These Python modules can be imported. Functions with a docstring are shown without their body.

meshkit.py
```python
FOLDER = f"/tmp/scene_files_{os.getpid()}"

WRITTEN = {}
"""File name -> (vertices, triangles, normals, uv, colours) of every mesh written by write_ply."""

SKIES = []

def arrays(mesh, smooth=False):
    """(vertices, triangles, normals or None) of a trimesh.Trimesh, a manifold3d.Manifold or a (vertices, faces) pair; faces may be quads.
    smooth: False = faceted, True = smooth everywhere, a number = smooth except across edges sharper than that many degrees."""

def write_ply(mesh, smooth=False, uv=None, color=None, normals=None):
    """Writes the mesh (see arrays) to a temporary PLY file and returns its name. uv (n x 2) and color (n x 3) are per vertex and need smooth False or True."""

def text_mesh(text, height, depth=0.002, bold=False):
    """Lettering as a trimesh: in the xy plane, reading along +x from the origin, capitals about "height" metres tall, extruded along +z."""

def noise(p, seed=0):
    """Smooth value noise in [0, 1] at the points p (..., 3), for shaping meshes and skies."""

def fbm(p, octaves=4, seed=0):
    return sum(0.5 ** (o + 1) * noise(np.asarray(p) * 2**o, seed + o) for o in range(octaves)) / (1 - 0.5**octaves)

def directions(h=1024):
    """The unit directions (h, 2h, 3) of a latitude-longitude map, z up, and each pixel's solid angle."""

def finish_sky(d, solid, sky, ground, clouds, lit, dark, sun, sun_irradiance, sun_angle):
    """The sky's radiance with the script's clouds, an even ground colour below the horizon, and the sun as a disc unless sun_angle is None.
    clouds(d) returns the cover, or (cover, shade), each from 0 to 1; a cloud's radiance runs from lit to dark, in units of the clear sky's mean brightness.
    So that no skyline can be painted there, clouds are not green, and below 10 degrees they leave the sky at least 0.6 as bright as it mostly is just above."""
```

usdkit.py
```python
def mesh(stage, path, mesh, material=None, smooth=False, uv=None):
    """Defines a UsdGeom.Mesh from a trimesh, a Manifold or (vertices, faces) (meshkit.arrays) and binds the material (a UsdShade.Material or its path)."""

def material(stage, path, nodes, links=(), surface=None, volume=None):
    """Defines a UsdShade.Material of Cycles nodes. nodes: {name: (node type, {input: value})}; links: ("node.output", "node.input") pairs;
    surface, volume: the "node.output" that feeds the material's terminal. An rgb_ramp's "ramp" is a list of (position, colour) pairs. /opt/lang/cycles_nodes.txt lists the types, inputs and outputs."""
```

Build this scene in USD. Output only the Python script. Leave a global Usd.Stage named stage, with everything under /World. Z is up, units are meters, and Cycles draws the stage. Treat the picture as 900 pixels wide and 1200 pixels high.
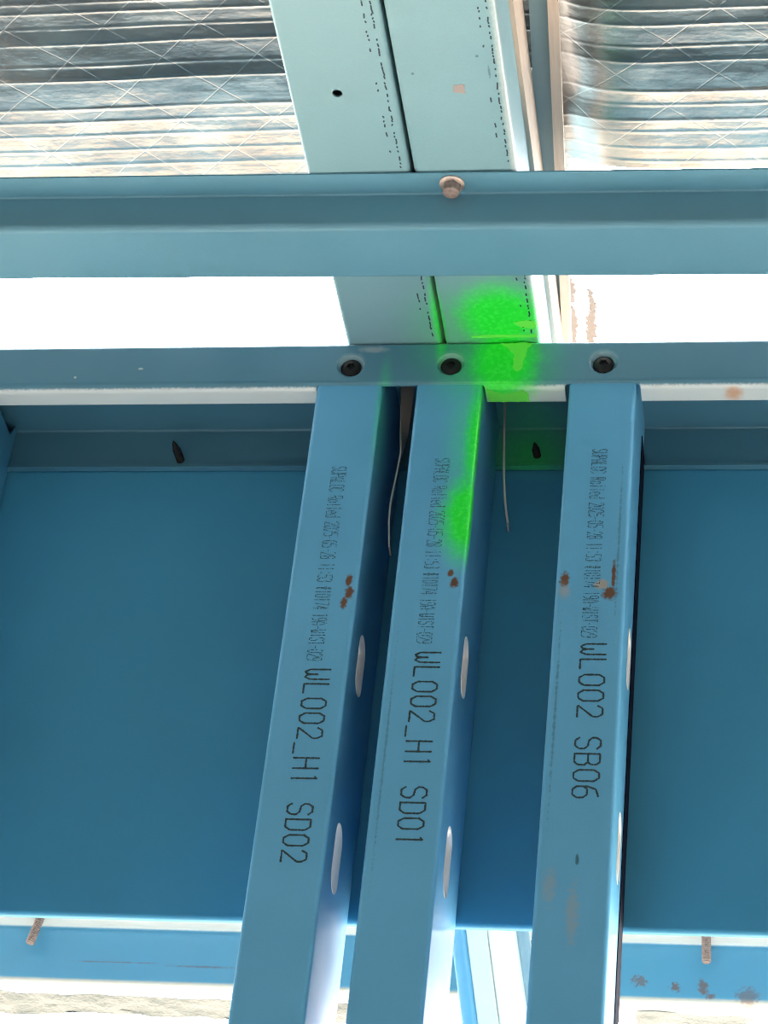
import math, random
import numpy as np
import manifold3d as m3
import trimesh
from shapely.geometry import LineString, Polygon, MultiPolygon, Point
from shapely.ops import unary_union
import usdkit, meshkit
from pxr import Usd, UsdGeom, UsdLux, Gf, Sdf

random.seed(7)
rng = np.random.default_rng(7)
stage = Usd.Stage.CreateInMemory()
UsdGeom.SetStageUpAxis(stage, 'Z')
UsdGeom.SetStageMetersPerUnit(stage, 1.0)
UsdGeom.Xform.Define(stage, '/World')
UsdGeom.Scope.Define(stage, '/World/Looks')

# ------------------------------------------------------------------ camera
EXPOSURE = 0.27
SKY = 3.8            # overcast white sky
SUN = 0.4            # hazy sun behind the wall
SUN_ELEV, SUN_AZ = 68.0, -12.0

cam = UsdGeom.Camera.Define(stage, '/World/camera')
cam.CreateHorizontalApertureAttr(36.0)
cam.CreateVerticalApertureAttr(48.0)
cam.CreateFocalLengthAttr(36.0 * 2964.55 / 900)
cam.CreateClippingRangeAttr(Gf.Vec2f(0.01, 500))
cam.CreateExposureAttr(EXPOSURE)
yaw, pit, roll = -0.20310211, 0.60673996, 0.11711888
fw = np.array([math.sin(yaw) * math.cos(pit), math.cos(yaw) * math.cos(pit), math.sin(pit)])
rt = np.array([math.cos(yaw), -math.sin(yaw), 0.0])
up = np.cross(rt, fw)
r2 = rt * math.cos(roll) + up * math.sin(roll)
u2 = np.cross(r2, fw)
CAM = np.array([0.2639, -1.22097, 1.4051])
mat = np.eye(4)
mat[0, :3], mat[1, :3], mat[2, :3], mat[3, :3] = r2, u2, -fw, CAM
cam.AddTransformOp().Set(Gf.Matrix4d(*mat.ravel().tolist()))

# ------------------------------------------------------------------ sky, sun
dome = UsdLux.DomeLight.Define(stage, '/World/sky')
dome.CreateIntensityAttr(SKY)
dome.CreateColorAttr(Gf.Vec3f(1.0, 0.985, 0.97))
sun = UsdLux.DistantLight.Define(stage, '/World/sun')
sun.CreateIntensityAttr(SUN)
sun.CreateAngleAttr(1.5)
sun.CreateColorAttr(Gf.Vec3f(1.0, 0.93, 0.84))
sun.AddRotateXYZOp().Set(Gf.Vec3f(-(90 - SUN_ELEV), 0, SUN_AZ))   # shines from beyond the wall (+y) down to the slab


# ------------------------------------------------------------------ materials
class G:
    """A small builder of node graphs."""
    def __init__(s):
        s.n, s.l, s.k = {}, [], 0

    def add(s, kind, out, links=None, **inp):
        s.k += 1
        nm = f'n{s.k}'
        s.n[nm] = (kind, inp)
        for k, v in (links or {}).items():
            s.l.append((v, f'{nm}.{k}'))
        return f'{nm}.{out}'

    def pos(s):
        if not hasattr(s, 'p'):
            s.p = s.add('geometry', 'position')
        return s.p

    def noise(s, scale, detail=3, rough=.55, stretch=None):
        v = s.pos()
        if stretch:
            v = s.add('mapping', 'vector', {'vector': v}, scale=stretch)
        return s.add('noise_texture', 'fac', {'vector': v}, scale=scale, detail=detail, roughness=rough)

    def math(s, op, a, b=None, clamp=False):
        L, I = {}, dict(math_type=op, use_clamp=clamp)
        for i, x in ((1, a), (2, b)):
            if isinstance(x, str):
                L[f'value{i}'] = x
            elif x is not None:
                I[f'value{i}'] = x
        return s.add('math', 'value', L, **I)

    def rng(s, v, a, b, c=0., d=1., kind='smoothstep'):
        return s.add('map_range', 'result', {'value': v}, range_type=kind, from_min=a, from_max=b, to_min=c, to_max=d, clamp=True)

    def mix(s, fac, a, b, op='mix'):
        L, I = {}, dict(blend_type=op)
        for k, x in (('fac', fac), ('a', a), ('b', b)):
            if isinstance(x, str):
                L[k] = x
            else:
                I[k] = x
        return s.add('mix_color', 'result', L, **I)

    def blob(s, c, r, soft=1.0, amp=.3, scale=120, strength=1.0):
        """Ellipsoid mask: 1 inside, fading over the outer 'soft' share of the radius, its edge broken by noise."""
        sc = [1 / x for x in r]
        v = s.add('mapping', 'vector', {'vector': s.pos()}, scale=sc, location=[-a * b for a, b in zip(c, sc)])
        d = s.add('vector_math', 'value', {'vector1': v}, math_type='length')
        if amp:
            n = s.math('multiply', s.math('subtract', s.noise(scale, 4, .6), .5), amp * 2)
            d = s.math('add', d, n)
        m = s.rng(d, 1 - soft, 1.0, 1., 0.)
        return s.math('multiply', m, strength) if strength != 1 else m

    def mx(s, items):
        r = items[0]
        for i in items[1:]:
            r = s.math('maximum', r, i)
        return r


def principled(name, color, rough=.5, metallic=0., g=None, spec=.65, rough_in=None, normal=None, **kw):
    g = g or G()
    L = {}
    I = dict(roughness=rough, metallic=metallic, specular_ior_level=spec, **kw)
    if isinstance(color, str):
        L['base_color'] = color
    else:
        I['base_color'] = color
    if rough_in:
        L['roughness'] = rough_in
    if normal:
        L['normal'] = normal
    o = g.add('principled_bsdf', 'BSDF', L, **I)
    return usdkit.material(stage, f'/World/Looks/{name}', g.n, g.l, surface=o)


BLUE = (.060, .265, .425)
GREEN = (.012, .86, .040)
LIME = (.17, .92, .10)


def paint(name, base=BLUE, greens=(), layers=(), rough=.42, grain=.06, metallic=0., spec=.6):
    """Blue factory coat on steel; greens: overspray blobs; layers: (colour, [blobs]) of rust, scuffs, dust, painted light."""
    g = G()
    n1 = g.noise(18, 4)
    n2 = g.noise(900, 2)
    v = g.math('add', g.math('multiply', g.math('subtract', n1, .5), grain * 3), g.math('multiply', g.math('subtract', n2, .5), grain * 2))
    v = g.math('add', v, 1.0)
    col = g.add('vector_math', 'vector', {'scale': v}, math_type='scale', vector1=base)
    for c, blobs in layers:
        col = g.mix(g.mx([g.blob(*b[0], **b[1]) for b in blobs]), col, c)
    if greens:
        gc = g.mix(g.rng(g.noise(330, 3, .6), .45, .65), GREEN, (.040, .93, .070))
        col = g.mix(g.mx([g.blob(*b[0], **b[1]) for b in greens]), col, gc)
    rg = g.rng(n1, .3, .7, rough - .06, rough + .08)
    h = g.math('add', g.math('multiply', n2, .3), g.noise(60, 3))
    nm = g.add('bump', 'normal', {'height': h}, strength=.05, distance=.002)
    return principled(name, col, rough, metallic, g, spec=spec, rough_in=rg, normal=nm)


RUST = (.13, .062, .036)
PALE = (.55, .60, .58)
DUST = (.42, .40, .40)


def B(c, r, **k):
    return ((c, r), k)


spray = [
    # on the underside of the right rafter, and what drifted onto its neighbour
    B((.0760, -.024, 2.400), (.042, .046, .03), soft=.7, amp=.10),
    B((.0370, -.020, 2.400), (.0075, .055, .03), soft=.9, amp=.1, strength=.8),
    B((.0600, -.015, 2.400), (.060, .060, .05), soft=1., amp=.1, strength=.35),
    # on the front and lip of the top plate
    B((.0770, .000, 2.384), (.032, .03, .055), soft=.7, amp=.12),
    B((.0720, .000, 2.384), (.052, .03, .060), soft=1., amp=.1, strength=.5),
    # down the right edge of the middle stud
    B((.0655, .000, 2.268), (.025, .012, .046), soft=.65, amp=.12),
    B((.0670, .000, 2.325), (.017, .012, .080), soft=.8, amp=.10),
    B((.0630, .000, 2.325), (.026, .012, .080), soft=1., amp=.1, strength=.4),
    # haze inside the plate behind and on the edge of the left stud
    B((.0850, .085, 2.375), (.042, .06, .045), soft=1., amp=.1, strength=.55),
    B((.0035, .000, 2.345), (.007, .05, .06), soft=1., amp=.1, strength=.3),
]

M = {}
M['blue'] = paint('blue_paint')
M['header'] = paint('header_paint', base=(.050, .275, .465), rough=.5, spec=.3)
M['sprayed'] = paint('sprayed_blue_paint', greens=spray)
M['batten'] = paint('batten_paint', base=(.095, .265, .37))
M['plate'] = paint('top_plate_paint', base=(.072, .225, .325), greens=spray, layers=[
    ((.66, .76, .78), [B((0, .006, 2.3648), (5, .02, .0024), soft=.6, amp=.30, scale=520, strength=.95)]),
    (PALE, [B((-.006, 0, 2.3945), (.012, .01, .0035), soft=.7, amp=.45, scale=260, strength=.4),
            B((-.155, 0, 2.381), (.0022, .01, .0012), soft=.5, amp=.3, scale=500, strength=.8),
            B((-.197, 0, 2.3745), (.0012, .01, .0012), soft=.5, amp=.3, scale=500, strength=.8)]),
    ((.60, .33, .18), [B((.2185, .008, 2.3645), (.0080, .012, .0022), soft=.8, amp=.25, scale=300, strength=.9)]),
    ((.26, .42, .48), [B((x_, 0, z_ + .0032), (.0105, .01, .0085), soft=.35, amp=.14, scale=300, strength=.55) for x_, z_ in ((-.0194, 2.3817), (.0438, 2.3823), (.1388, 2.3825))]),  # painted light: pale crescent for the lit upper wall of each dimple
])
rustk = dict(soft=.5, amp=.75, scale=330)
M['stud'] = paint('stud_paint', base=(.108, .390, .655), spec=.4, greens=spray, layers=[
    (RUST, [B((-.0035, 0, 2.2210), (.0025, .01, .005), **rustk), B((-.0028, 0, 2.2125), (.0032, .01, .006), **rustk), B((-.0050, 0, 2.205), (.0025, .01, .005), **rustk),
            B((.0565, 0, 2.2265), (.0022, .01, .003), **rustk), B((.0590, 0, 2.2195), (.0030, .01, .005), **rustk),
            B((.1237, 0, 2.2225), (.0035, .01, .0065), **rustk), B((.1500, 0, 2.2130), (.0055, .01, .0055), **rustk), B((.1520, 0, 2.2260), (.0015, .01, .012), **rustk)]),
    ((.40, .33, .24), [B((.1450, 0, 2.2190), (.0055, .01, .0045), soft=.6, amp=.5, scale=300, strength=.8), B((.1240, 0, 2.2145), (.005, .01, .008), soft=.9, amp=.4, scale=300, strength=.5)]),
    ((.26, .36, .44), [B((.1262, 0, 2.024), (.0052, .01, .017), soft=.8, amp=.9, scale=260, strength=.55), B((.1395, 0, 2.008), (.0050, .01, .024), soft=.8, amp=.9, scale=260, strength=.65)]),
    ((.03, .10, .13), [B((.1232, 0, 2.13), (.0010, .01, .07), soft=.8, amp=1.3, scale=420, strength=.5), B((.1540, 0, 2.25), (.0010, .01, .06), soft=.8, amp=1.3, scale=420, strength=.45),
                       B((.1405, 0, 2.0405), (.0012, .01, .004), soft=.4, amp=.5, scale=400, strength=.8), B((.0290, 0, 2.10), (.0009, .01, .09), soft=.8, amp=1.3, scale=420, strength=.4)]),
])
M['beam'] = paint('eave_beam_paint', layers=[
    ((.29, .345, .345), [B((0, .8, 2.3270), (9, .2, .0062), soft=.35, amp=.08, scale=200)]),  # bottom face painted paler, standing in for daylight bounced from the ground
    ((.56, .63, .63), [B((0, .8, 2.3865), (9, .2, .0058), soft=.3, amp=.05, scale=200)]),  # top flange whitened the same way, light put into the colour
    (RUST, [B((.1735, .8, 2.343), (.006, .05, .009), soft=.6, amp=1.1, scale=220, strength=.8), B((.180, .8, 2.334), (.005, .05, .004), soft=.6, amp=.9, scale=240, strength=.8),
            B((.150, .8, 2.342), (.006, .05, .005), soft=.5, amp=1.2, scale=360, strength=.8), B((.119, .8, 2.346), (.008, .05, .006), soft=.5, amp=1.3, scale=400, strength=.7),
            B((.212, .8, 2.335), (.012, .05, .010), soft=.5, amp=.9, scale=260, strength=.6),
            B((-.352, .8, 2.349), (.055, .05, .0010), soft=.7, amp=.8, scale=120, strength=.55), B((-.270, .8, 2.347), (.050, .05, .0016), soft=.7, amp=.9, scale=160, strength=.5)]),
    ((.62, .42, .28), [B((.222, .83, 2.325), (.012, .05, .006), soft=.8, amp=.5, scale=160, strength=.8)]),
])
M['rafter'] = paint('rafter_paint', base=(.185, .355, .415), greens=spray, layers=[
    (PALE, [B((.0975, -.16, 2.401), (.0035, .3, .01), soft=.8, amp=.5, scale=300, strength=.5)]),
    ((.03, .09, .11), [B((.0480, -.235, 2.4), (.0012, .0012, .01), soft=.5, amp=.4, scale=700, strength=.7), B((.0850, -.247, 2.4), (.0012, .0012, .01), soft=.5, amp=.4, scale=700, strength=.7),
                       B((.0905, -.235, 2.4), (.0008, .006, .01), soft=.5, amp=.6, scale=700, strength=.6)]),
])
M['ink'] = principled('ink', (.012, .040, .055), .7)
M['ink_faint'] = principled('ink_faint', (.020, .075, .100), .7)
M['dark_screw'] = principled('black_phosphate_screw', (.010, .012, .014), .55, .0, spec=.25)
M['zinc'] = principled('worn_zinc', (.62, .52, .47), .42, .75)
g = G()
M['rusty'] = principled('rusty_thread', g.mix(g.noise(500, 3), (.10, .055, .045), (.42, .36, .34)), .6, .35, g)
M['galv'] = principled('bare_galvanised', (.92, .92, .90), .35, .25)
M['strap'] = principled('dull_zinc_strap', (.50, .46, .44), .42, .45)
M['cream'] = principled('cream_primer', (.52, .54, .50), .6)
M['white_primer'] = principled('white_primer', (.84, .83, .80), .6)
M['edge_strip'] = principled('dark_edge_strip', (.004, .008, .022), .9, spec=.08)
M['lime'] = principled('wet_green_paint', LIME, .22)
M['green'] = principled('green_paint', (.012, .82, .04), .35)
g = G()
M['timber'] = principled('pale_timber', g.mix(g.noise(60, 4, .6, (8, .5, 8)), (.42, .32, .25), (.62, .54, .46)), .7, 0, g)
M['grey_strip'] = paint('grey_blue_coat', base=(.16, .27, .32))
M['dark_chip'] = principled('chipped_primer', (.30, .27, .27), .8)
# reflective foil: crumples and crossed reinforcement threads
g = G()
p = g.pos()
sep = g.add('separate_xyz', 'x', {'vector': p})
sx, sy = sep, sep.replace('.x', '.y')
lines = []
for s_ in (1, -1):
    u = g.math('add', g.math('multiply', sx, 1 / .062), g.math('multiply', sy, s_ / .058))
    u = g.math('add', u, g.math('multiply', g.noise(9, 2), .25))
    d = g.math('absolute', g.math('subtract', g.math('fraction', u), .5))
    lines.append(g.rng(d, 0.0, .017, 1., 0.))
net = g.mx(lines)
h = g.math('add', g.math('add', g.math('multiply', g.noise(34, 5, .6), .9), g.math('multiply', g.noise(12, 4, .5, (.5, 3, 1)), 1.1)), g.math('multiply', net, -.09))
nm = g.add('bump', 'normal', {'height': h}, strength=.16, distance=.006)
col = g.mix(g.rng(g.noise(22, 4), .35, .7), (.205, .19, .175), (.30, .28, .25))
M['foil'] = principled('silver_foil', g.mix(g.math('multiply', net, .2), col, (.50, .48, .45)), .27, .96, g, normal=nm)
g = G()
nm = g.add('bump', 'normal', {'height': g.noise(30, 5, .6)}, strength=.7, distance=.01)
M['scrap'] = principled('torn_foil_backing', (.27, .215, .185), .7)
M['old_foil'] = principled('crumpled_foil', (.125, .158, .165), .42, .3, g, normal=nm)
g = G()
M['slab'] = principled('pale_concrete', g.mix(g.noise(1.2, 5), (.36, .34, .31), (.46, .43, .39)), .85, 0, g)
g = G()
M['sand'] = principled('pale_sandy_ground', g.mix(g.noise(.8, 5), (.47, .385, .295), (.62, .51, .40)), .9, 0, g)
g = G()
M['board'] = principled('wall_board', g.mix(g.noise(2, 4), (.20, .19, .18), (.26, .24, .22)), .8, 0, g)


# ------------------------------------------------------------------ scene helpers
used = {}


def numbered(path):
    k = used.get(path, -1) + 1
    used[path] = k
    return path if k == 0 else f'{path}_{k:03d}'


class Thing:
    def __init__(s, name, label, cat, base, group=None, kind=None):
        s.path = numbered('/World/' + name)
        s.base = np.array(base, float)
        x = UsdGeom.Xform.Define(stage, s.path)
        x.AddTranslateOp().Set(Gf.Vec3d(*map(float, base)))
        p = x.GetPrim()
        if label:
            p.SetCustomDataByKey('label', label)
        if cat:
            p.SetCustomDataByKey('category', cat)
        if group:
            p.SetCustomDataByKey('group', group)
        if kind:
            p.SetCustomDataByKey('kind', kind)

    def part(s, name, mesh, m, smooth=32, label=None, kind=None, parent=None):
        """mesh is given in world metres; it is stored from the thing's base."""
        path = numbered((parent or s.path) + '/' + name)
        v, f, _ = meshkit.arrays(mesh, False)
        q = trimesh.Trimesh(v - s.base, f, process=False)
        q.merge_vertices()
        prim = usdkit.mesh(stage, path, q, M[m], smooth=smooth)
        if label:
            prim.GetPrim().SetCustomDataByKey('label', label)
        if kind:
            prim.GetPrim().SetCustomDataByKey('kind', kind)
        return path


def single(name, mesh, m, label=None, cat=None, smooth=32, kind=None, group=None):
    path = numbered('/World/' + name)
    prim = usdkit.mesh(stage, path, mesh, M[m], smooth=smooth).GetPrim()
    for k, v in (('label', label), ('category', cat), ('kind', kind), ('group', group)):
        if v:
            prim.SetCustomDataByKey(k, v)
    return path


def fillet(pts, r, n=5, closed=False):
    """The polyline with each corner rounded to radius r (a number, or one per point)."""
    P = [np.array(p, float) for p in pts]
    N = len(P)
    R = [r] * N if np.isscalar(r) else r
    out = []
    for i in range(N):
        if not closed and i in (0, N - 1):
            out.append(P[i])
            continue
        a, b, c = P[i - 1], P[i], P[(i + 1) % N]
        u, w = (a - b) / np.linalg.norm(a - b), (c - b) / np.linalg.norm(c - b)
        th = math.acos(np.clip(u @ w, -1, 1))
        if R[i] <= 0 or th > 3.1:
            out.append(b)
            continue
        t = min(R[i] / math.tan(th / 2), .48 * np.linalg.norm(a - b), .48 * np.linalg.norm(c - b))
        rr = t * math.tan(th / 2)
        o = b + (u + w) / np.linalg.norm(u + w) * rr / math.sin(th / 2)
        s0, s1 = b + u * t - o, b + w * t - o
        a0 = math.atan2(s0[1], s0[0])
        da = (math.atan2(s1[1], s1[0]) - a0 + math.pi) % (2 * math.pi) - math.pi
        for k in range(n + 1):
            q = a0 + da * k / n
            out.append(o + rr * np.array([math.cos(q), math.sin(q)]))
    return out


def sheet(pts, t, r):
    """Cross-section of folded sheet metal along a polyline of its middle line."""
    return LineString([tuple(p) for p in fillet(pts, r)]).buffer(t / 2, cap_style=2, join_style=1)


AX = {'x': ((0, 0, 1), (1, 0, 0), (0, 1, 0)), 'y': ((0, 1, 0), (0, 0, 1), (1, 0, 0)), 'z': ((1, 0, 0), (0, 1, 0), (0, 0, 1))}


def extrude(poly, axis, lo, hi):
    """Profile (y,z) along x, (z,x) along y, or (x,y) along z."""
    polys = poly.geoms if hasattr(poly, 'geoms') else [poly]
    out = m3.Manifold()
    for q in polys:
        rings = [np.array(q.exterior.coords)[:-1]] + [np.array(i.coords)[:-1] for i in q.interiors]
        out = out + m3.CrossSection(rings, m3.FillRule.EvenOdd).extrude(hi - lo)
    out = out.translate((0, 0, lo))
    A = np.array(AX[axis], float)
    return out.transform(np.hstack([A, np.zeros((3, 1))]))


def box(lo, hi):
    lo, hi = np.array(lo, float), np.array(hi, float)
    return m3.Manifold.cube(tuple(hi - lo)).translate(tuple(lo))


def cyl(p, q, r0, r1=None, n=24):
    """Cylinder or cone from p to q."""
    p, q = np.array(p, float), np.array(q, float)
    d = q - p
    L = np.linalg.norm(d)
    c = m3.Manifold.cylinder(L, r0, r0 if r1 is None else r1, n)
    T = trimesh.geometry.align_vectors([0, 0, 1], d / L)
    T[:3, 3] = p
    return c.transform(T[:3])


def lathe(profile, p, d, n=32):
    """(radius, height) profile turned about the axis d from p."""
    t = trimesh.creation.revolve(np.array(profile, float), sections=n)
    T = trimesh.geometry.align_vectors([0, 0, 1], np.array(d, float) / np.linalg.norm(d))
    T[:3, 3] = p
    t.apply_transform(T)
    return t


def rotz(m, deg, about):
    return m.translate(tuple(-np.array(about))).rotate((0, 0, deg)).translate(tuple(about))


# ------------------------------------------------------------------ the setting
single('ground', box((-40, -40, -.20), (40, 40, -.05)), 'sand', kind='structure')
single('floor', box((-4.1, -3.5, -.05), (4.1, .15, 0)), 'slab', kind='structure')
single('wall_back', box((-4.0, -3.4, 0), (4.0, -3.2, 2.6)), 'board', kind='structure')
single('wall_left', box((-4.0, -3.2, 0), (-3.9, -.05, 2.6)), 'board', kind='structure')
single('wall_right', box((3.9, -3.2, 0), (4.0, -.05, 2.6)), 'board', kind='structure')

# ------------------------------------------------------------------ top plate: lipped channel, opening down
TOP = 2.4000
prof = sheet([(.0150, 2.3655), (-.0006, 2.3655), (-.0006, TOP - .0006), (.0880, TOP - .0006), (.0880, 2.3650), (.0815, 2.3650)], .0011, [0, .0048, .0022, .0022, .0028, 0])
plate = extrude(prof, 'x', -1.5, 1.5)
screw_at = [(-.0194, 2.3817), (.0438, 2.3823), (.1388, 2.3825)]
for a, b in ((-.0408, .0668), (.1150, .1628)):          # the lip is cut away where studs enter
    c = sheet([(a + .0010, 2.3675), (b - .0010, 2.3675)], .006, 0)
    slot = Polygon(fillet([(a, 2.360), (b, 2.360), (b - .0008, 2.3671), (a + .0008, 2.3671)], [.0, .0, .0015, .0015], closed=True))
    cut = m3.CrossSection([np.array(slot.exterior.coords)[:-1]]).extrude(.024)        # (x,z) profile, along -y
    cut = cut.transform(np.array([[1, 0, 0, 0], [0, 0, -1, .020], [0, 1, 0, 0]], float))
    plate = plate - cut
dish = []
for sx_, sz_ in screw_at:
    plate = plate - cyl((sx_, -.004, sz_), (sx_, .003, sz_), .0088, n=36)
    dish.append(lathe([(.0088, 0), (.0085, .0004), (.0066, .0026), (.0018, .0030), (.0018, .0036), (.0069, .0033), (.0092, .0010), (.0092, .0006), (.0088, 0)], (sx_, -.00115, sz_), (0, 1, 0), 36))
t = Thing('top_plate', 'long blue steel top plate with three screw dimples and a notched bright lip', 'steel channel', (0, .0437, 2.3655))
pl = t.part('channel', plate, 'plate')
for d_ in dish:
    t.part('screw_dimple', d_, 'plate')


def flat(poly, origin, ux, uy, thick, bulge=0):
    """A thin raised patch: shapely polygon (metres) laid on the plane origin + a*ux + b*uy, raised along ux x uy."""
    ux, uy = np.array(ux, float), np.array(uy, float)
    n = np.cross(ux, uy)
    polys = [q for q in (poly.geoms if hasattr(poly, 'geoms') else [poly]) if q.area > 1e-10]
    out = []
    for q in polys:
        m = trimesh.creation.extrude_polygon(q, thick, engine='earcut')
        v = m.vertices
        m.vertices = np.array(origin) + v[:, :1] * ux + v[:, 1:2] * uy + v[:, 2:] * n
        out.append(m)
    return trimesh.util.concatenate(out)


def wobbly(pts, amp, seed, step=.0006):
    q = Polygon(pts).buffer(.0008).buffer(-.0008)
    L = q.exterior.length
    k = int(L / step)
    c = np.array([q.exterior.interpolate(i * L / k).coords[0] for i in range(k)])
    a = np.column_stack([c * 700, np.zeros(k)])
    c = c + amp * np.column_stack([meshkit.noise(a, seed) - .5, meshkit.noise(a + 50, seed + 1) - .5]) * 2
    return Polygon(c).buffer(0)


# wet drips of lime green on the front of the plate and on its lip
pc = lambda x, z: (x, z)
drip = wobbly([(.0740, 2.3985), (.0940, 2.3985), (.0910, 2.3930), (.0900, 2.3860), (.0885, 2.3775), (.0850, 2.3760), (.0830, 2.3790), (.0830, 2.3900), (.0780, 2.3945)], .0006, 3)
t.part('paint_drip', flat(drip, (0, -.00116, 0), (1, 0, 0), (0, 0, 1), .00035), 'lime', label='pale lime drip running down the sprayed plate')
lipdrip = wobbly([(.0678, .0010), (.0678, .0147), (.0930, .0147), (.0930, .0075), (.0890, .0030), (.0850, .0060), (.0780, .0075), (.0720, .0045)], .0006, 5)
t.part('paint_drip', flat(lipdrip, (0, 0, 2.36494), (1, 0, 0), (0, 1, 0), -.0003), 'lime', label='pale lime patch on the folded lip')

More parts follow.
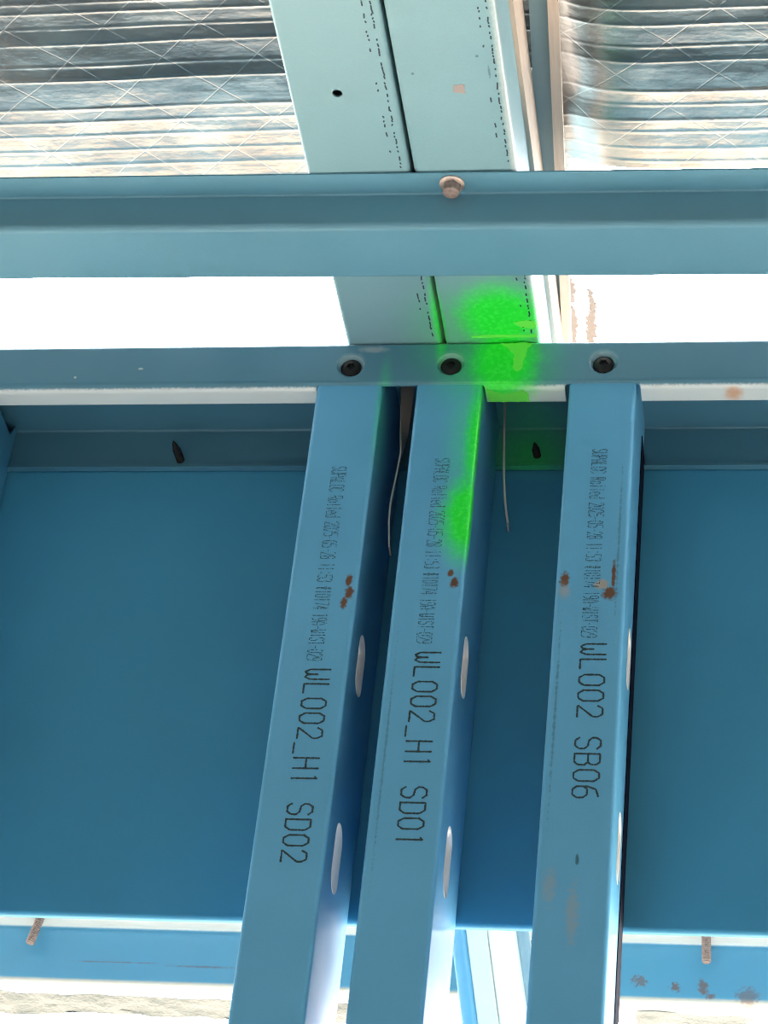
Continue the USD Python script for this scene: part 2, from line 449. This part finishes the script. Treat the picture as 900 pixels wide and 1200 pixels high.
# ------------------------------------------------------------------ lettering: single stroke printer font on a 4 x 6 grid
FONT = {
    'W': [[(0, 6), (0, 1.2), (.9, 0), (1.6, .3), (2, 1.5), (2, 3)], [(2, 1.5), (2.4, .3), (3.1, 0), (4, 1.2), (4, 6)]],
    'L': [[(0, 6), (0, 0), (3.6, 0)]],
    '0': [[(1.1, 0), (0, 1.2), (0, 4.8), (1.1, 6), (2.9, 6), (4, 4.8), (4, 1.2), (2.9, 0), (1.1, 0)]],
    '1': [[(2, 0), (2, 6)], [(2, 6), (1.3, 5.6)]],
    '2': [[(0, 4.9), (.8, 6), (3.1, 6), (4, 4.9), (4, 3.8), (0, .2), (0, 0), (4, 0)]],
    '3': [[(0, 5.4), (1, 6), (3, 6), (4, 5), (3, 3.2), (4, 1.6), (3, 0), (1, 0), (0, .8)]],
    '4': [[(3, 0), (3, 6), (0, 1.8), (4, 1.8)]],
    '5': [[(4, 6), (.2, 6), (0, 3.4), (3, 3.6), (4, 2.6), (4, 1), (3, 0), (0, .3)]],
    '6': [[(3.4, 6), (1, 5.4), (0, 3.4), (0, 1), (1, 0), (3, 0), (4, 1), (4, 2.4), (3, 3.4), (.9, 3.4), (0, 2.4)]],
    '7': [[(0, 6), (4, 6), (1.4, 0)]],
    '8': [[(1, 0), (0, 1), (0, 2.4), (1, 3.2), (3, 3.2), (4, 4), (4, 5.2), (3, 6), (1, 6), (0, 5.2), (0, 4), (1, 3.2)], [(3, 3.2), (4, 2.4), (4, 1), (3, 0), (1, 0)]],
    '9': [[(.6, 0), (3, .6), (4, 2.6), (4, 5), (3, 6), (1, 6), (0, 5), (0, 3.6), (1, 2.6), (3, 2.6), (4, 3.6)]],
    '_': [[(0, -.5), (4, -.5)]], '-': [[(.4, 2.8), (3.6, 2.8)]], ':': [[(2, 4.2), (2, 4.6)], [(2, 1), (2, 1.4)]],
    '#': [[(1.2, 0), (1.6, 6)], [(2.6, 0), (3, 6)], [(0, 2), (4, 2)], [(0, 4), (4, 4)]],
    'H': [[(0, 0), (0, 6)], [(4, 0), (4, 6)], [(0, 3), (4, 3)]],
    'S': [[(0, .9), (1, 0), (3, 0), (4, 1), (4, 2.2), (3, 3), (1, 3.2), (0, 4), (0, 5), (1, 6), (3, 6), (4, 5.2)]],
    'D': [[(0, 0), (0, 6), (2.8, 6), (4, 4.8), (4, 1.2), (2.8, 0), (0, 0)]],
    'B': [[(0, 0), (0, 6), (3, 6), (3.9, 5.2), (3.9, 4), (3, 3.2), (0, 3.2)], [(3, 3.2), (4, 2.4), (4, .9), (3, 0), (0, 0)]],
    'U': [[(0, 6), (0, 1), (1, 0), (3, 0), (4, 1), (4, 6)]],
    'P': [[(0, 0), (0, 6), (3, 6), (4, 5.2), (4, 3.8), (3, 3), (0, 3)]],
    'A': [[(0, 0), (0, 4), (2, 6), (4, 4), (4, 0)], [(0, 2.2), (4, 2.2)]],
    'O': [[(1, 0), (0, 1), (0, 5), (1, 6), (3, 6), (4, 5), (4, 1), (3, 0), (1, 0)]],
    'C': [[(4, 5), (3, 6), (1, 6), (0, 5), (0, 1), (1, 0), (3, 0), (4, 1)]],
    'R': [[(0, 0), (0, 6), (3, 6), (4, 5.2), (4, 3.8), (3, 3), (0, 3)], [(2, 3), (4, 0)]],
    'T': [[(0, 6), (4, 6)], [(2, 6), (2, 0)]],
    'o': [[(1, 0), (0, 1), (0, 3), (1, 4), (3, 4), (4, 3), (4, 1), (3, 0), (1, 0)]],
    'l': [[(2, 6), (2, 0)]],
    'e': [[(0, 2.1), (4, 2.1), (4, 3), (3, 4), (1, 4), (0, 3), (0, 1), (1, 0), (3.6, 0)]],
    'd': [[(4, 6), (4, 0), (1, 0), (0, 1), (0, 3), (1, 4), (4, 4)]],
    'a': [[(.4, 4), (3, 4), (4, 3), (4, 0), (1, 0), (0, .8), (0, 1.6), (1, 2.3), (4, 2.3)]],
}


def text(s, z0, z1, x0, height, pen, y, dots=0, seed=0, blank=0.0):
    """Lettering on a stud face: reads downwards from z0 to z1, feet of the letters at x0, tops to the right. dots: spacing of printer dots along a stroke."""
    pitch = (z0 - z1) / (len(s) - .32)
    gw = pitch * .68 / 4
    gh = height / 6
    r = random.Random(seed)
    out = []
    for i, ch in enumerate(s):
        for st in FONT.get(ch, []):
            P = [(i * pitch + a * gw, b * gh) for a, b in st]
            L = LineString(P)
            if dots:
                n = max(1, int(round(L.length / dots)))
                for k in range(n + 1):
                    if r.random() < blank:
                        continue
                    q = L.interpolate(k / n, normalized=True)
                    out.append(Point(q.x + r.uniform(-.05, .05) * pen, q.y + r.uniform(-.05, .05) * pen).buffer(pen / 2 * r.uniform(.75, 1.12), 3))
            else:
                out.append(L.buffer(pen / 2, 3))
    u = unary_union(out).simplify(pen * .03)
    return flat(u, (x0, y, z0), (0, 0, -1), (1, 0, 0), .00012)


# ------------------------------------------------------------------ studs: lipped C, web on the right
def stud(label, x0, x1, holes, screw, code, code_z, line_z, extra=None, z_low=0.012):
    t = Thing('wall_stud', label, 'steel stud', ((x0 + x1) / 2, .044, z_low))
    pr = sheet([(x0 + .0006, .0100), (x0 + .0006, .0006), (x1 - .0006, .0006), (x1 - .0006, .0862), (x0 + .0006, .0862), (x0 + .0006, .076)], .0011, [0, .0020, .0022, .0030, .0020, 0])
    s = extrude(pr, 'z', z_low, 2.3978)
    if screw:
        s = s - cyl((screw[0], -.01, screw[1]), (screw[0], .006, screw[1]), .0097, n=36)
    lips = []
    for hy, hz, w, hgt in holes:
        q = LineString([(hy, hz - (hgt - w) / 2), (hy, hz + (hgt - w) / 2)])
        s = s - extrude(q.buffer(w / 2 + .0009, 16), 'x', x1 - .01, x1 + .01)
        ring = None
        layers = []
        for dep, inset in ((0.0002, -.0012), (-.0010, .0000), (-.0030, .0012), (-.0070, .0019), (-.0072, .0010), (-.0032, .0002), (-.0010, -.0011), (-.0004, -.0013)):
            e = np.array(q.buffer(w / 2 - inset, 16).exterior.coords)[:-1]
            layers.append(np.column_stack([np.full(len(e), x1 + dep), e[:, 0], e[:, 1]]))
        n = min(len(l) for l in layers)
        V = np.vstack([l[:n] for l in layers])
        F = []
        K = len(layers)
        for a in range(K):
            b = (a + 1) % K
            for i in range(n):
                j = (i + 1) % n
                F += [[a * n + i, a * n + j, b * n + j], [a * n + i, b * n + j, b * n + i]]
        ring = trimesh.Trimesh(V, F, process=False)
        trimesh.repair.fix_normals(ring)
        lips.append(ring)
    t.part('channel', s, 'stud')
    for l in lips:
        t.part('hole_lip', l, 'galv', smooth=40, label='bright bare metal lip of a service hole')
    if code:
        t.part('printed_code', text(code, code_z[0], code_z[1], x0 + .0172, .0142, .00125, -.00008, dots=.00085, seed=len(code)), 'ink', smooth=False)
        t.part('printed_line', text('SUPALOC Rolled 2025-05-28 11:53 #10174 19A-W1ST-029', line_z[0], line_z[1], x0 + .0168, .0088, .00050, -.00008, dots=.0006, seed=int(x0 * 1e4) & 255, blank=.16), 'ink_faint', smooth=False)
    if extra:
        extra(t)
    return t


def sb_extra(t):
    t.part('edge_strip', box((.15955, .0600, .012), (.1600, .0868, 2.372)), 'edge_strip', label='narrow dark strip along the back edge')  # near-black strip laid over the back part of the web


HOLE = [(.036, 2.1835, .018, .037), (.034, 2.0570, .018, .040)]
stud('blue steel stud printed WL002_H1 SD02, leftmost of the three lettered studs', -.0395, .0020, [(.0345, 2.1830, .018, .037), (.0325, 2.0545, .018, .040)] + [(.034, z, .018, .040) for z in (1.6, 1.2, .8, .4)], screw_at[0], 'WL002_H1 SD02', (2.1590, 2.0352), (2.3040, 2.1650))
stud('blue steel stud printed WL002_H1 SD01 with green spray down its right edge', .0236, .0648, [(.0315, 2.1810, .018, .037), (.0335, 2.0545, .018, .040)] + [(.034, z, .018, .040) for z in (1.6, 1.2, .8, .4)], screw_at[1], 'WL002_H1 SD01', (2.1712, 2.0470), (2.3100, 2.1775))
stud('blue steel stud printed WL002 SB06 with two rust patches, right of the green spray', .1185, .1595, [(.0430, 2.1950, .018, .037), (.0380, 2.0680, .018, .040)] + [(.034, z, .018, .040) for z in (1.6, 1.2, .8, .4)], screw_at[2], 'WL002 SB06', (2.1780, 2.0785), (2.3165, 2.1825), sb_extra)

# stud at the left end of the header, its top coped in a V
t = Thing('wall_stud', 'dark blue stud end with V-shaped notch at the far left under the top plate', 'steel stud', (-.28, .044, .012))
x1 = -.2620
pr = sheet([(x1 - .0404, .0440), (x1 - .0404, .0006), (x1 - .0006, .0006), (x1 - .0006, .0862), (x1 - .0404, .0862), (x1 - .0404, .0445)], .0011, [0, .0020, .0022, .0030, .0020, 0])
s = extrude(pr, 'z', .012, 2.3978)
vee = Polygon([(-.0100, 2.4200), (-.0100, 2.3880), (.0735, 2.3862), (.0748, 2.3862), (.0805, 2.3975), (.0810, 2.4200)])
s = s - extrude(vee, 'x', x1 - .01, x1 + .01)
t.part('channel', s, 'blue')

# stud at the far right, outside the picture, carries the other end of the header
bp = extrude(sheet([(-.0010, .034), (-.0010, .0006), (.0884, .0006), (.0884, .034)], .0011, .002), 'x', -1.5, 1.5)
single('bottom_plate', bp, 'blue', 'blue steel bottom track on the slab under the studs', 'steel channel')

# ------------------------------------------------------------------ header panel behind the studs
hp = extrude(sheet([(.0960, 2.3800), (.0892, 2.3800), (.0892, 2.0430), (.0935, 2.0430)], .0011, [0, .002, .002, 0]), 'x', -.4000, 1.5)
single('header_panel', hp, 'header', 'wide dark blue steel header sheet spanning behind the lettered studs', 'steel panel')

# ------------------------------------------------------------------ screws
def star(r_out, r_in, n=6):
    return [(math.cos(math.pi * k / n) * (r_out if k % 2 == 0 else r_in), math.sin(math.pi * k / n) * (r_out if k % 2 == 0 else r_in)) for k in range(2 * n)]


for (sx_, sz_), lab in zip(screw_at, ('black star-drive screw above the stud marked SD02', 'black star-drive screw in the top plate above SD01, beside green spray', 'black star-drive screw above the stud marked SB06')):
    t = Thing('plate_screw', lab, 'screw', (sx_, -.0005, sz_), 'star-drive screws in the top plate')
    hd = lathe([(0, .0), (.0062, 0), (.0065, .0005), (.0062, .0010), (.0046, .0021), (.0030, .0025), (0, .0026)], (sx_, .00165, sz_), (0, -1, 0), 36)
    hd = m3.Manifold(m3.Mesh(np.asarray(hd.vertices, np.float32), np.asarray(hd.faces, np.uint32)))
    sock = m3.CrossSection([np.array(star(.0029, .0019))]).extrude(.004).transform(np.array([[1, 0, 0, sx_], [0, 0, -1, .0005], [0, 1, 0, sz_]], float))
    if not hd.is_empty():
        hd = hd - sock
    t.part('head', hd, 'dark_screw')
    t.part('shank', cyl((sx_, .0016, sz_), (sx_, .014, sz_), .0022), 'dark_screw')

# hex screw hanging from the batten
bx_, by_ = .0601, -.1478
t = Thing('hex_screw', 'hex-head screw with round washer in the ceiling batten below the rafters', 'screw', (bx_, by_, 2.398))
t.part('washer', lathe([(0, 0), (.0074, 0), (.0073, .0009), (.0055, .0017), (0, .0018)], (bx_, by_, 2.3983), (0, 0, -1)), 'zinc')
hx = m3.CrossSection([np.array([(.0056 * math.cos(a), .0056 * math.sin(a)) for a in np.arange(6) * math.pi / 3 + .25])]).extrude(.0056)
hx = hx ^ m3.Manifold.cylinder(.0056, .0066, .0047, 36)
t.part('head', hx.rotate((180, 0, 0)).translate((bx_, by_, 2.3968)), 'rusty')

# ------------------------------------------------------------------ ceiling batten: inverted top hat
hat = sheet([(-.1570, 2.3992), (-.1392, 2.3992), (-.1388, 2.3746), (-.0936, 2.3746), (-.0936, 2.3992), (-.0760, 2.3992)], .0010, [0, .0018, .0034, .0028, .0016, 0])
batten = extrude(hat, 'x', -1.9, 1.9)
batten = batten.translate((-.02, .12, -2.3992)).rotate((0, .35, .45)).translate((.02, -.12, 2.3992))
single('ceiling_batten', batten, 'batten', 'horizontal blue top-hat batten crossing beneath the paired rafters', 'steel batten')


# ------------------------------------------------------------------ rafters: closed sections side by side
def rafter(label, x0, x1, hole=None, chip=None, dots_x=None, drips=False):
    z0, z1 = 2.4003, 2.4830
    ya, yb = -3.15, .95
    t = Thing('rafter', label, 'steel rafter', ((x0 + x1) / 2, 0, z0))
    outer = Polygon(fillet([(z0, x0), (z0, x1), (z1, x1), (z1, x0)], .0028, closed=True))
    inner = outer.buffer(-.0012)
    s = extrude(outer.difference(inner), 'y', ya, yb)
    if hole:
        s = s - cyl((hole[0], hole[1], 2.39), (hole[0], hole[1], 2.41), .0029)
    t.part('section', s, 'rafter')
    if chip:
        t.part('paint_chip', flat(wobbly([(-.0030, -.0030), (.0036, -.0036), (.0032, .0028), (.0006, .0034), (-.0032, .0020)], .0007, 9), (chip[0], chip[1], z0 - .00002), (1, 0, 0), (0, 1, 0), -.0002), 'dark_chip', label='bare grey chip in the paint')
    r = random.Random(int(x0 * 1e4))
    marks = []
    y = -.33
    while y < -.006:
        for row, w in ((0, .85), (.0030, .28)):
            if r.random() < w:
                L = r.choice([.0008, .0010, .0018, .0028])
                xx = dots_x + (.0016 if row == 0 else -row) + r.uniform(-.0003, .0003)
                marks.append(LineString([(xx, y), (xx + r.uniform(-.0004, .0004), y + L)]).buffer(.00045, 2))
        y += r.choice([.0024, .0030, .0036, .0050])
    t.part('printed_marks', flat(unary_union(marks), (0, 0, z0 - .00002), (1, 0, 0), (0, 1, 0), -.0001), 'ink', smooth=False)
    if drips:
        a = wobbly([(.0840, -.0195), (.0900, -.0215), (.0975, -.0205), (.0978, -.0150), (.0930, -.0135), (.0880, -.0150)], .0008, 12)
        t.part('paint_drip', flat(a, (0, 0, z0 - .00002), (1, 0, 0), (0, 1, 0), -.0003), 'lime', label='pale lime splash on the rafter corner')
        a = wobbly([(.0560, -.0068), (.0700, -.0078), (.0972, -.0074), (.0972, -.0052), (.0560, -.0052)], .0004, 14)
        t.part('paint_drip', flat(a, (0, 0, z0 - .00002), (1, 0, 0), (0, 1, 0), -.0003), 'lime', label='pale lime line of paint above the top plate')


rafter('left one of two paired blue rafters, with a small round dark hole', -.0238, .0366, hole=(.0036, -.2214), dots_x=.0300)
rafter('right one of two paired blue rafters, with a grey chip and bright green spray', .0388, .0985, chip=(.0724, -.2225), dots_x=.0925, drips=True)

# strip of sheet and pale timber edges beside the right rafter, at roof level
t = Thing('roof_strip', 'grey-blue strip with pale timber edges running beside the right rafter', 'roof strip', (.106, -.05, 2.484))
ab = (.1085, -.07, 0)
t.part('timber_edge', box((.09855, -3.1, 2.4480), (.1012, .13, 2.4835)), 'timber')
t.part('cover_sheet', rotz(box((.0975, -1.2, 2.4850), (.1100, .135, 2.4862)), 2.9, ab), 'grey_strip')
t.part('timber_edge', rotz(box((.1087, -1.2, 2.4790), (.1150, .135, 2.4846)), 2.9, ab), 'timber')

# ------------------------------------------------------------------ roof foil
def foil(name, label, xa, xb, seed, yend=-.030):
    r = np.random.default_rng(seed)
    creases = [-.1971, -.1883, -.1739, -.1606, -.1407, -.1285, -.1019, -.0891, -.0754]
    y = -.0754
    while y < yend - .01:
        y += r.uniform(.011, .016)
        creases.append(y)
    y = -.1971
    while y > -.6:
        y -= r.uniform(.009, .020)
        creases.append(y)
    creases = np.array(sorted(creases))
    zc = r.uniform(-.0009, .0009, len(creases))
    far = np.linspace(-3.15, creases[0] - .02, 40)
    ys = np.unique(np.concatenate([far, np.arange(creases[0] - .02, yend, .0011), [yend]]))
    dense = np.arange(max(xa, -.34), min(xb, .34), .005)
    xs = np.unique(np.concatenate([np.linspace(xa, xb, 40), dense, [xa, xb]]))
    X, Y = np.meshgrid(xs, ys)
    # gentle facets between creases, a sharp little ridge on each
    Z = np.interp(Y, creases, zc)
    k = np.clip(np.searchsorted(creases, Y), 1, len(creases) - 1)
    d = np.minimum(np.abs(Y - creases[k]), np.abs(Y - creases[k - 1]))
    wav = meshkit.fbm(np.stack([X * 14, Y * 40, np.zeros_like(X)], -1), 3, seed) - .5
    if xa > 0:
        edge = .011 * np.exp(-np.maximum(X - .118, 0) / .020) * (.7 + .8 * meshkit.noise(np.stack([X * 0, Y * 28, X * 0], -1), 3))
    else:
        edge = 0
    big = meshkit.fbm(np.stack([X * 9, Y * 7, np.zeros_like(X)], -1), 2, seed + 9) - .5
    ridge = .0004 * np.exp(-(d / .0011) ** 2) * (.6 + meshkit.noise(np.stack([X * 30, Y * 9, np.zeros_like(X)], -1), seed))
    Z = 2.512 + .058 * np.maximum(Y + .12, -.43) + Z - ridge + edge + .0008 * wav + .004 * big
    n = X.shape
    V = np.column_stack([X.ravel(), Y.ravel(), Z.ravel()])
    V2 = V + [0, 0, .0004]
    F = []
    idx = np.arange(n[0] * n[1]).reshape(n)
    a, b, c, e = idx[:-1, :-1].ravel(), idx[:-1, 1:].ravel(), idx[1:, 1:].ravel(), idx[1:, :-1].ravel()
    down = np.vstack([np.column_stack([a, c, b]), np.column_stack([a, e, c])])
    m = trimesh.Trimesh(np.vstack([V, V2]), np.vstack([down, down[:, ::-1] + len(V)]), process=False)
    single(name, m, 'foil', label, 'roof foil', smooth=True)


foil('foil_sheet', 'silver roof foil with horizontal ribs at the upper left, left of the rafters', -4.0, .1125, 21)
foil('foil_sheet', 'silver roof foil with horizontal ribs at the upper right, beside the pale-edged strip', .1060, 4.0, 34)

# added roof sheet, out of view, keeps sky light off the eave beam
single('added_eave_roof', box((-4.0, .150, 2.5150), (4.0, 1.02, 2.5250)), 'old_foil', 'added unseen roof sheet over the eave to block sky light', 'roof sheet')

# torn tags of foil hanging past the end of the right sheet
for k, (lab, pts) in enumerate((
    ('small torn foil scrap hanging in the sky gap, clear of the strip', [(.1190, .055), (.1225, .060), (.1240, .075), (.1225, .095), (.1200, .118), (.1150, .118), (.1160, .092), (.1195, .075)]),
    ('ragged torn foil edge along the pale-edged strip in the sky gap', [(.1050, .028), (.1130, .028), (.1090, .040), (.1120, .056), (.1085, .072), (.1110, .090), (.1070, .118), (.1020, .118)]))):
    single('foil_scrap', flat(wobbly(pts, .0015, 40 + k), (0, 0, 2.4905), (1, 0, 0), (0, 1, 0), .0004), 'scrap', lab, 'foil scrap', smooth=False)

# ------------------------------------------------------------------ bent straps hanging between the studs
def ribbon(path, widths, tilt, t):
    """A thin strip along path; at each point its width lies in the xy plane, turned by tilt degrees from x."""
    P = np.array(path, float)
    s = np.linspace(0, len(P) - 1, 40)
    from scipy.interpolate import CubicSpline
    P = CubicSpline(np.arange(len(P)), P)(s)
    W = np.interp(s, np.arange(len(widths)), widths)
    T = np.radians(np.interp(s, np.arange(len(tilt)), tilt))
    u = np.column_stack([np.cos(T), np.sin(T), np.zeros(len(s))])
    n = np.column_stack([-np.sin(T), np.cos(T), np.zeros(len(s))])
    rings = [P - u * W[:, None] / 2 - n * t / 2, P + u * W[:, None] / 2 - n * t / 2, P + u * W[:, None] / 2 + n * t / 2, P - u * W[:, None] / 2 + n * t / 2]
    V = np.stack(rings, 1).reshape(-1, 3)
    F = []
    for i in range(len(s) - 1):
        for a in range(4):
            b = (a + 1) % 4
            F += [[i * 4 + a, i * 4 + b, i * 4 + 4 + b], [i * 4 + a, i * 4 + 4 + b, i * 4 + 4 + a]]
    F += [[0, 2, 1], [0, 3, 2], [len(V) - 4, len(V) - 3, len(V) - 2], [len(V) - 4, len(V) - 2, len(V) - 1]]
    m = trimesh.Trimesh(V, F, process=False)
    trimesh.repair.fix_normals(m)
    return m


single('tie_strap', ribbon([(.0118, .030, 2.393), (.0128, .030, 2.363), (.0125, .030, 2.335), (.0105, .030, 2.305), (.0098, .030, 2.288), (.0128, .030, 2.262)], [.009, .007, .010, .012, .012, .010], [20, 45, 101, 101, 101, 93], .0010), 'strap',
       'thin bent metal strap hanging in the dark gap between SD02 and SD01', 'metal strap')
single('tie_strap', ribbon([(.0720, .050, 2.398), (.0735, .050, 2.365), (.0750, .050, 2.340), (.0770, .050, 2.318), (.0810, .050, 2.294)], [.012, .012, .012, .012, .010], [97, 97, 97, 96, 92], .0012), 'strap',
       'thin metal strap hanging right of the green-edged stud, tip bare', 'metal strap')


# ------------------------------------------------------------------ protruding screw points
def thread(p, q, r, pitch, tip=.0):
    """A threaded shank from p to q with a drill point of length tip."""
    p, q = np.array(p, float), np.array(q, float)
    L = np.linalg.norm(q - p)
    prof_ = [(0, 0)]
    h = 0
    while h < L - tip:
        prof_ += [(r, h), (r * .76, h + pitch * .5)]
        h += pitch
    prof_ += [(r * .8, L - tip), (r * .5 if tip else r * .7, L - tip * .45), (0, L)]
    return lathe(prof_, p, q - p, 16)


single('screw_point', thread((-.1460, .0875, 2.3742), (-.1478, .0690, 2.3770), .0028, .0017, .007), 'dark_screw', 'dark screw point poking through the plate back, left of SD02', 'screw')
single('screw_point', thread((.0905, .0875, 2.3770), (.0898, .0740, 2.3780), .0026, .0017, .006), 'dark_screw', 'dark screw point in green shadow between SD01 and SB06', 'screw')

# ------------------------------------------------------------------ eave beam beyond the wall
Yb = .7900
eb = sheet([(Yb - .004, 2.3835), (Yb + .0210, 2.3835), (Yb + .0225, 2.3300), (Yb + .0470, 2.3285), (Yb + .0475, 2.3835), (Yb + .075, 2.3835)], .0011, [0, .004, .004, .003, .002, 0])
t = Thing('eave_beam', 'sunlit bright blue eave beam seen below the header, beyond the wall', 'steel beam', (0, Yb, 2.3285))
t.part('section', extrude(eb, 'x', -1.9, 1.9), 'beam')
single('screw_point', thread((-.4236, Yb + .006, 2.3830), (-.4290, Yb + .0060, 2.3575), .0042, .0019), 'rusty', 'rusty leaning screw thread under the eave beam at lower left', 'screw')
single('screw_point', thread((.1760, Yb + .006, 2.3830), (.1768, Yb + .0060, 2.3585), .0042, .0019), 'rusty', 'rusty upright screw thread under the eave beam at lower right', 'screw')


def crumpled(xa, xb, top, low, seed, y0):
    r = np.random.default_rng(seed)
    xs = np.linspace(xa, xb, int((xb - xa) / .004))
    n = 9
    V, F = [], []
    for i, x in enumerate(xs):
        lo = low(x)
        for j in range(n):
            f = j / (n - 1)
            q = np.array([x * 30, f * 3, seed * 3.7])
            V.append((x, y0 + .030 * f + .016 * (meshkit.fbm(q, 3, seed) - .5), top + (lo - top) * f + .0022 * (meshkit.fbm(q + 9, 2, seed) - .5)))
    for i in range(len(xs) - 1):
        for j in range(n - 1):
            a = i * n + j
            F += [[a, a + 1, a + n + 1], [a, a + n + 1, a + n]]
    F = np.array(F)
    V = np.array(V)
    return trimesh.Trimesh(np.vstack([V, V + [0, .0004, 0]]), np.vstack([F, F[:, ::-1] + len(V)]), process=False)


nz = lambda x, s: meshkit.noise(np.array([x * 40, s, 0.5]), 3) - .5
single('foil_flap', crumpled(-1.2, -.125, 2.3275, lambda x: 2.3215 + .005 * nz(x, 1.2), 5, Yb + .045), 'old_foil', 'crumpled silver foil flap along the underside of the eave beam at lower left', 'foil flap', smooth=40)
single('foil_flap', crumpled(.115, 1.2, 2.3275, lambda x: 2.3270 + .016 * nz(x, 4.2), 8, Yb + .045), 'old_foil', 'ragged crumpled foil flap under the eave beam at lower right', 'foil flap', smooth=40)


# ------------------------------------------------------------------ leaning prop between the wall and the eave
t = Thing('steel_prop', 'broad pale leaning prop seen below the header between SD01 and SB06', 'steel prop', (-.42, .5, 0))


def leaning(pr_, zlo=0.0, zhi=2.396):
    sl = -.195
    m = extrude(pr_, 'z', zlo, zhi)
    return m.transform(np.array([[1, 0, sl, -sl * 2.2425], [0, 1, 0, .5], [0, 0, 1, 0]], float))


t.part('edge_tube', leaning(Polygon(fillet([(-.0030, -.006), (.0100, -.006), (.0100, .012), (-.0030, .012)], .0055, closed=True))), 'blue', label='blue rounded left edge')
t.part('face_plate', leaning(Polygon(fillet([(.0090, -.0045), (.0247, -.0045), (.0247, .012), (.0090, .012)], .001, closed=True))), 'cream', label='cream front face')
t.part('face_plate', leaning(Polygon(fillet([(.0249, .0010), (.0475, .0010), (.0475, .012), (.0249, .012)], .001, closed=True))), 'white_primer', label='white recessed face')
t.part('edge_tube', leaning(Polygon(fillet([(.0470, -.004), (.0565, -.004), (.0565, .012), (.0470, .012)], .004, closed=True))), 'grey_strip', label='grey-teal right edge')
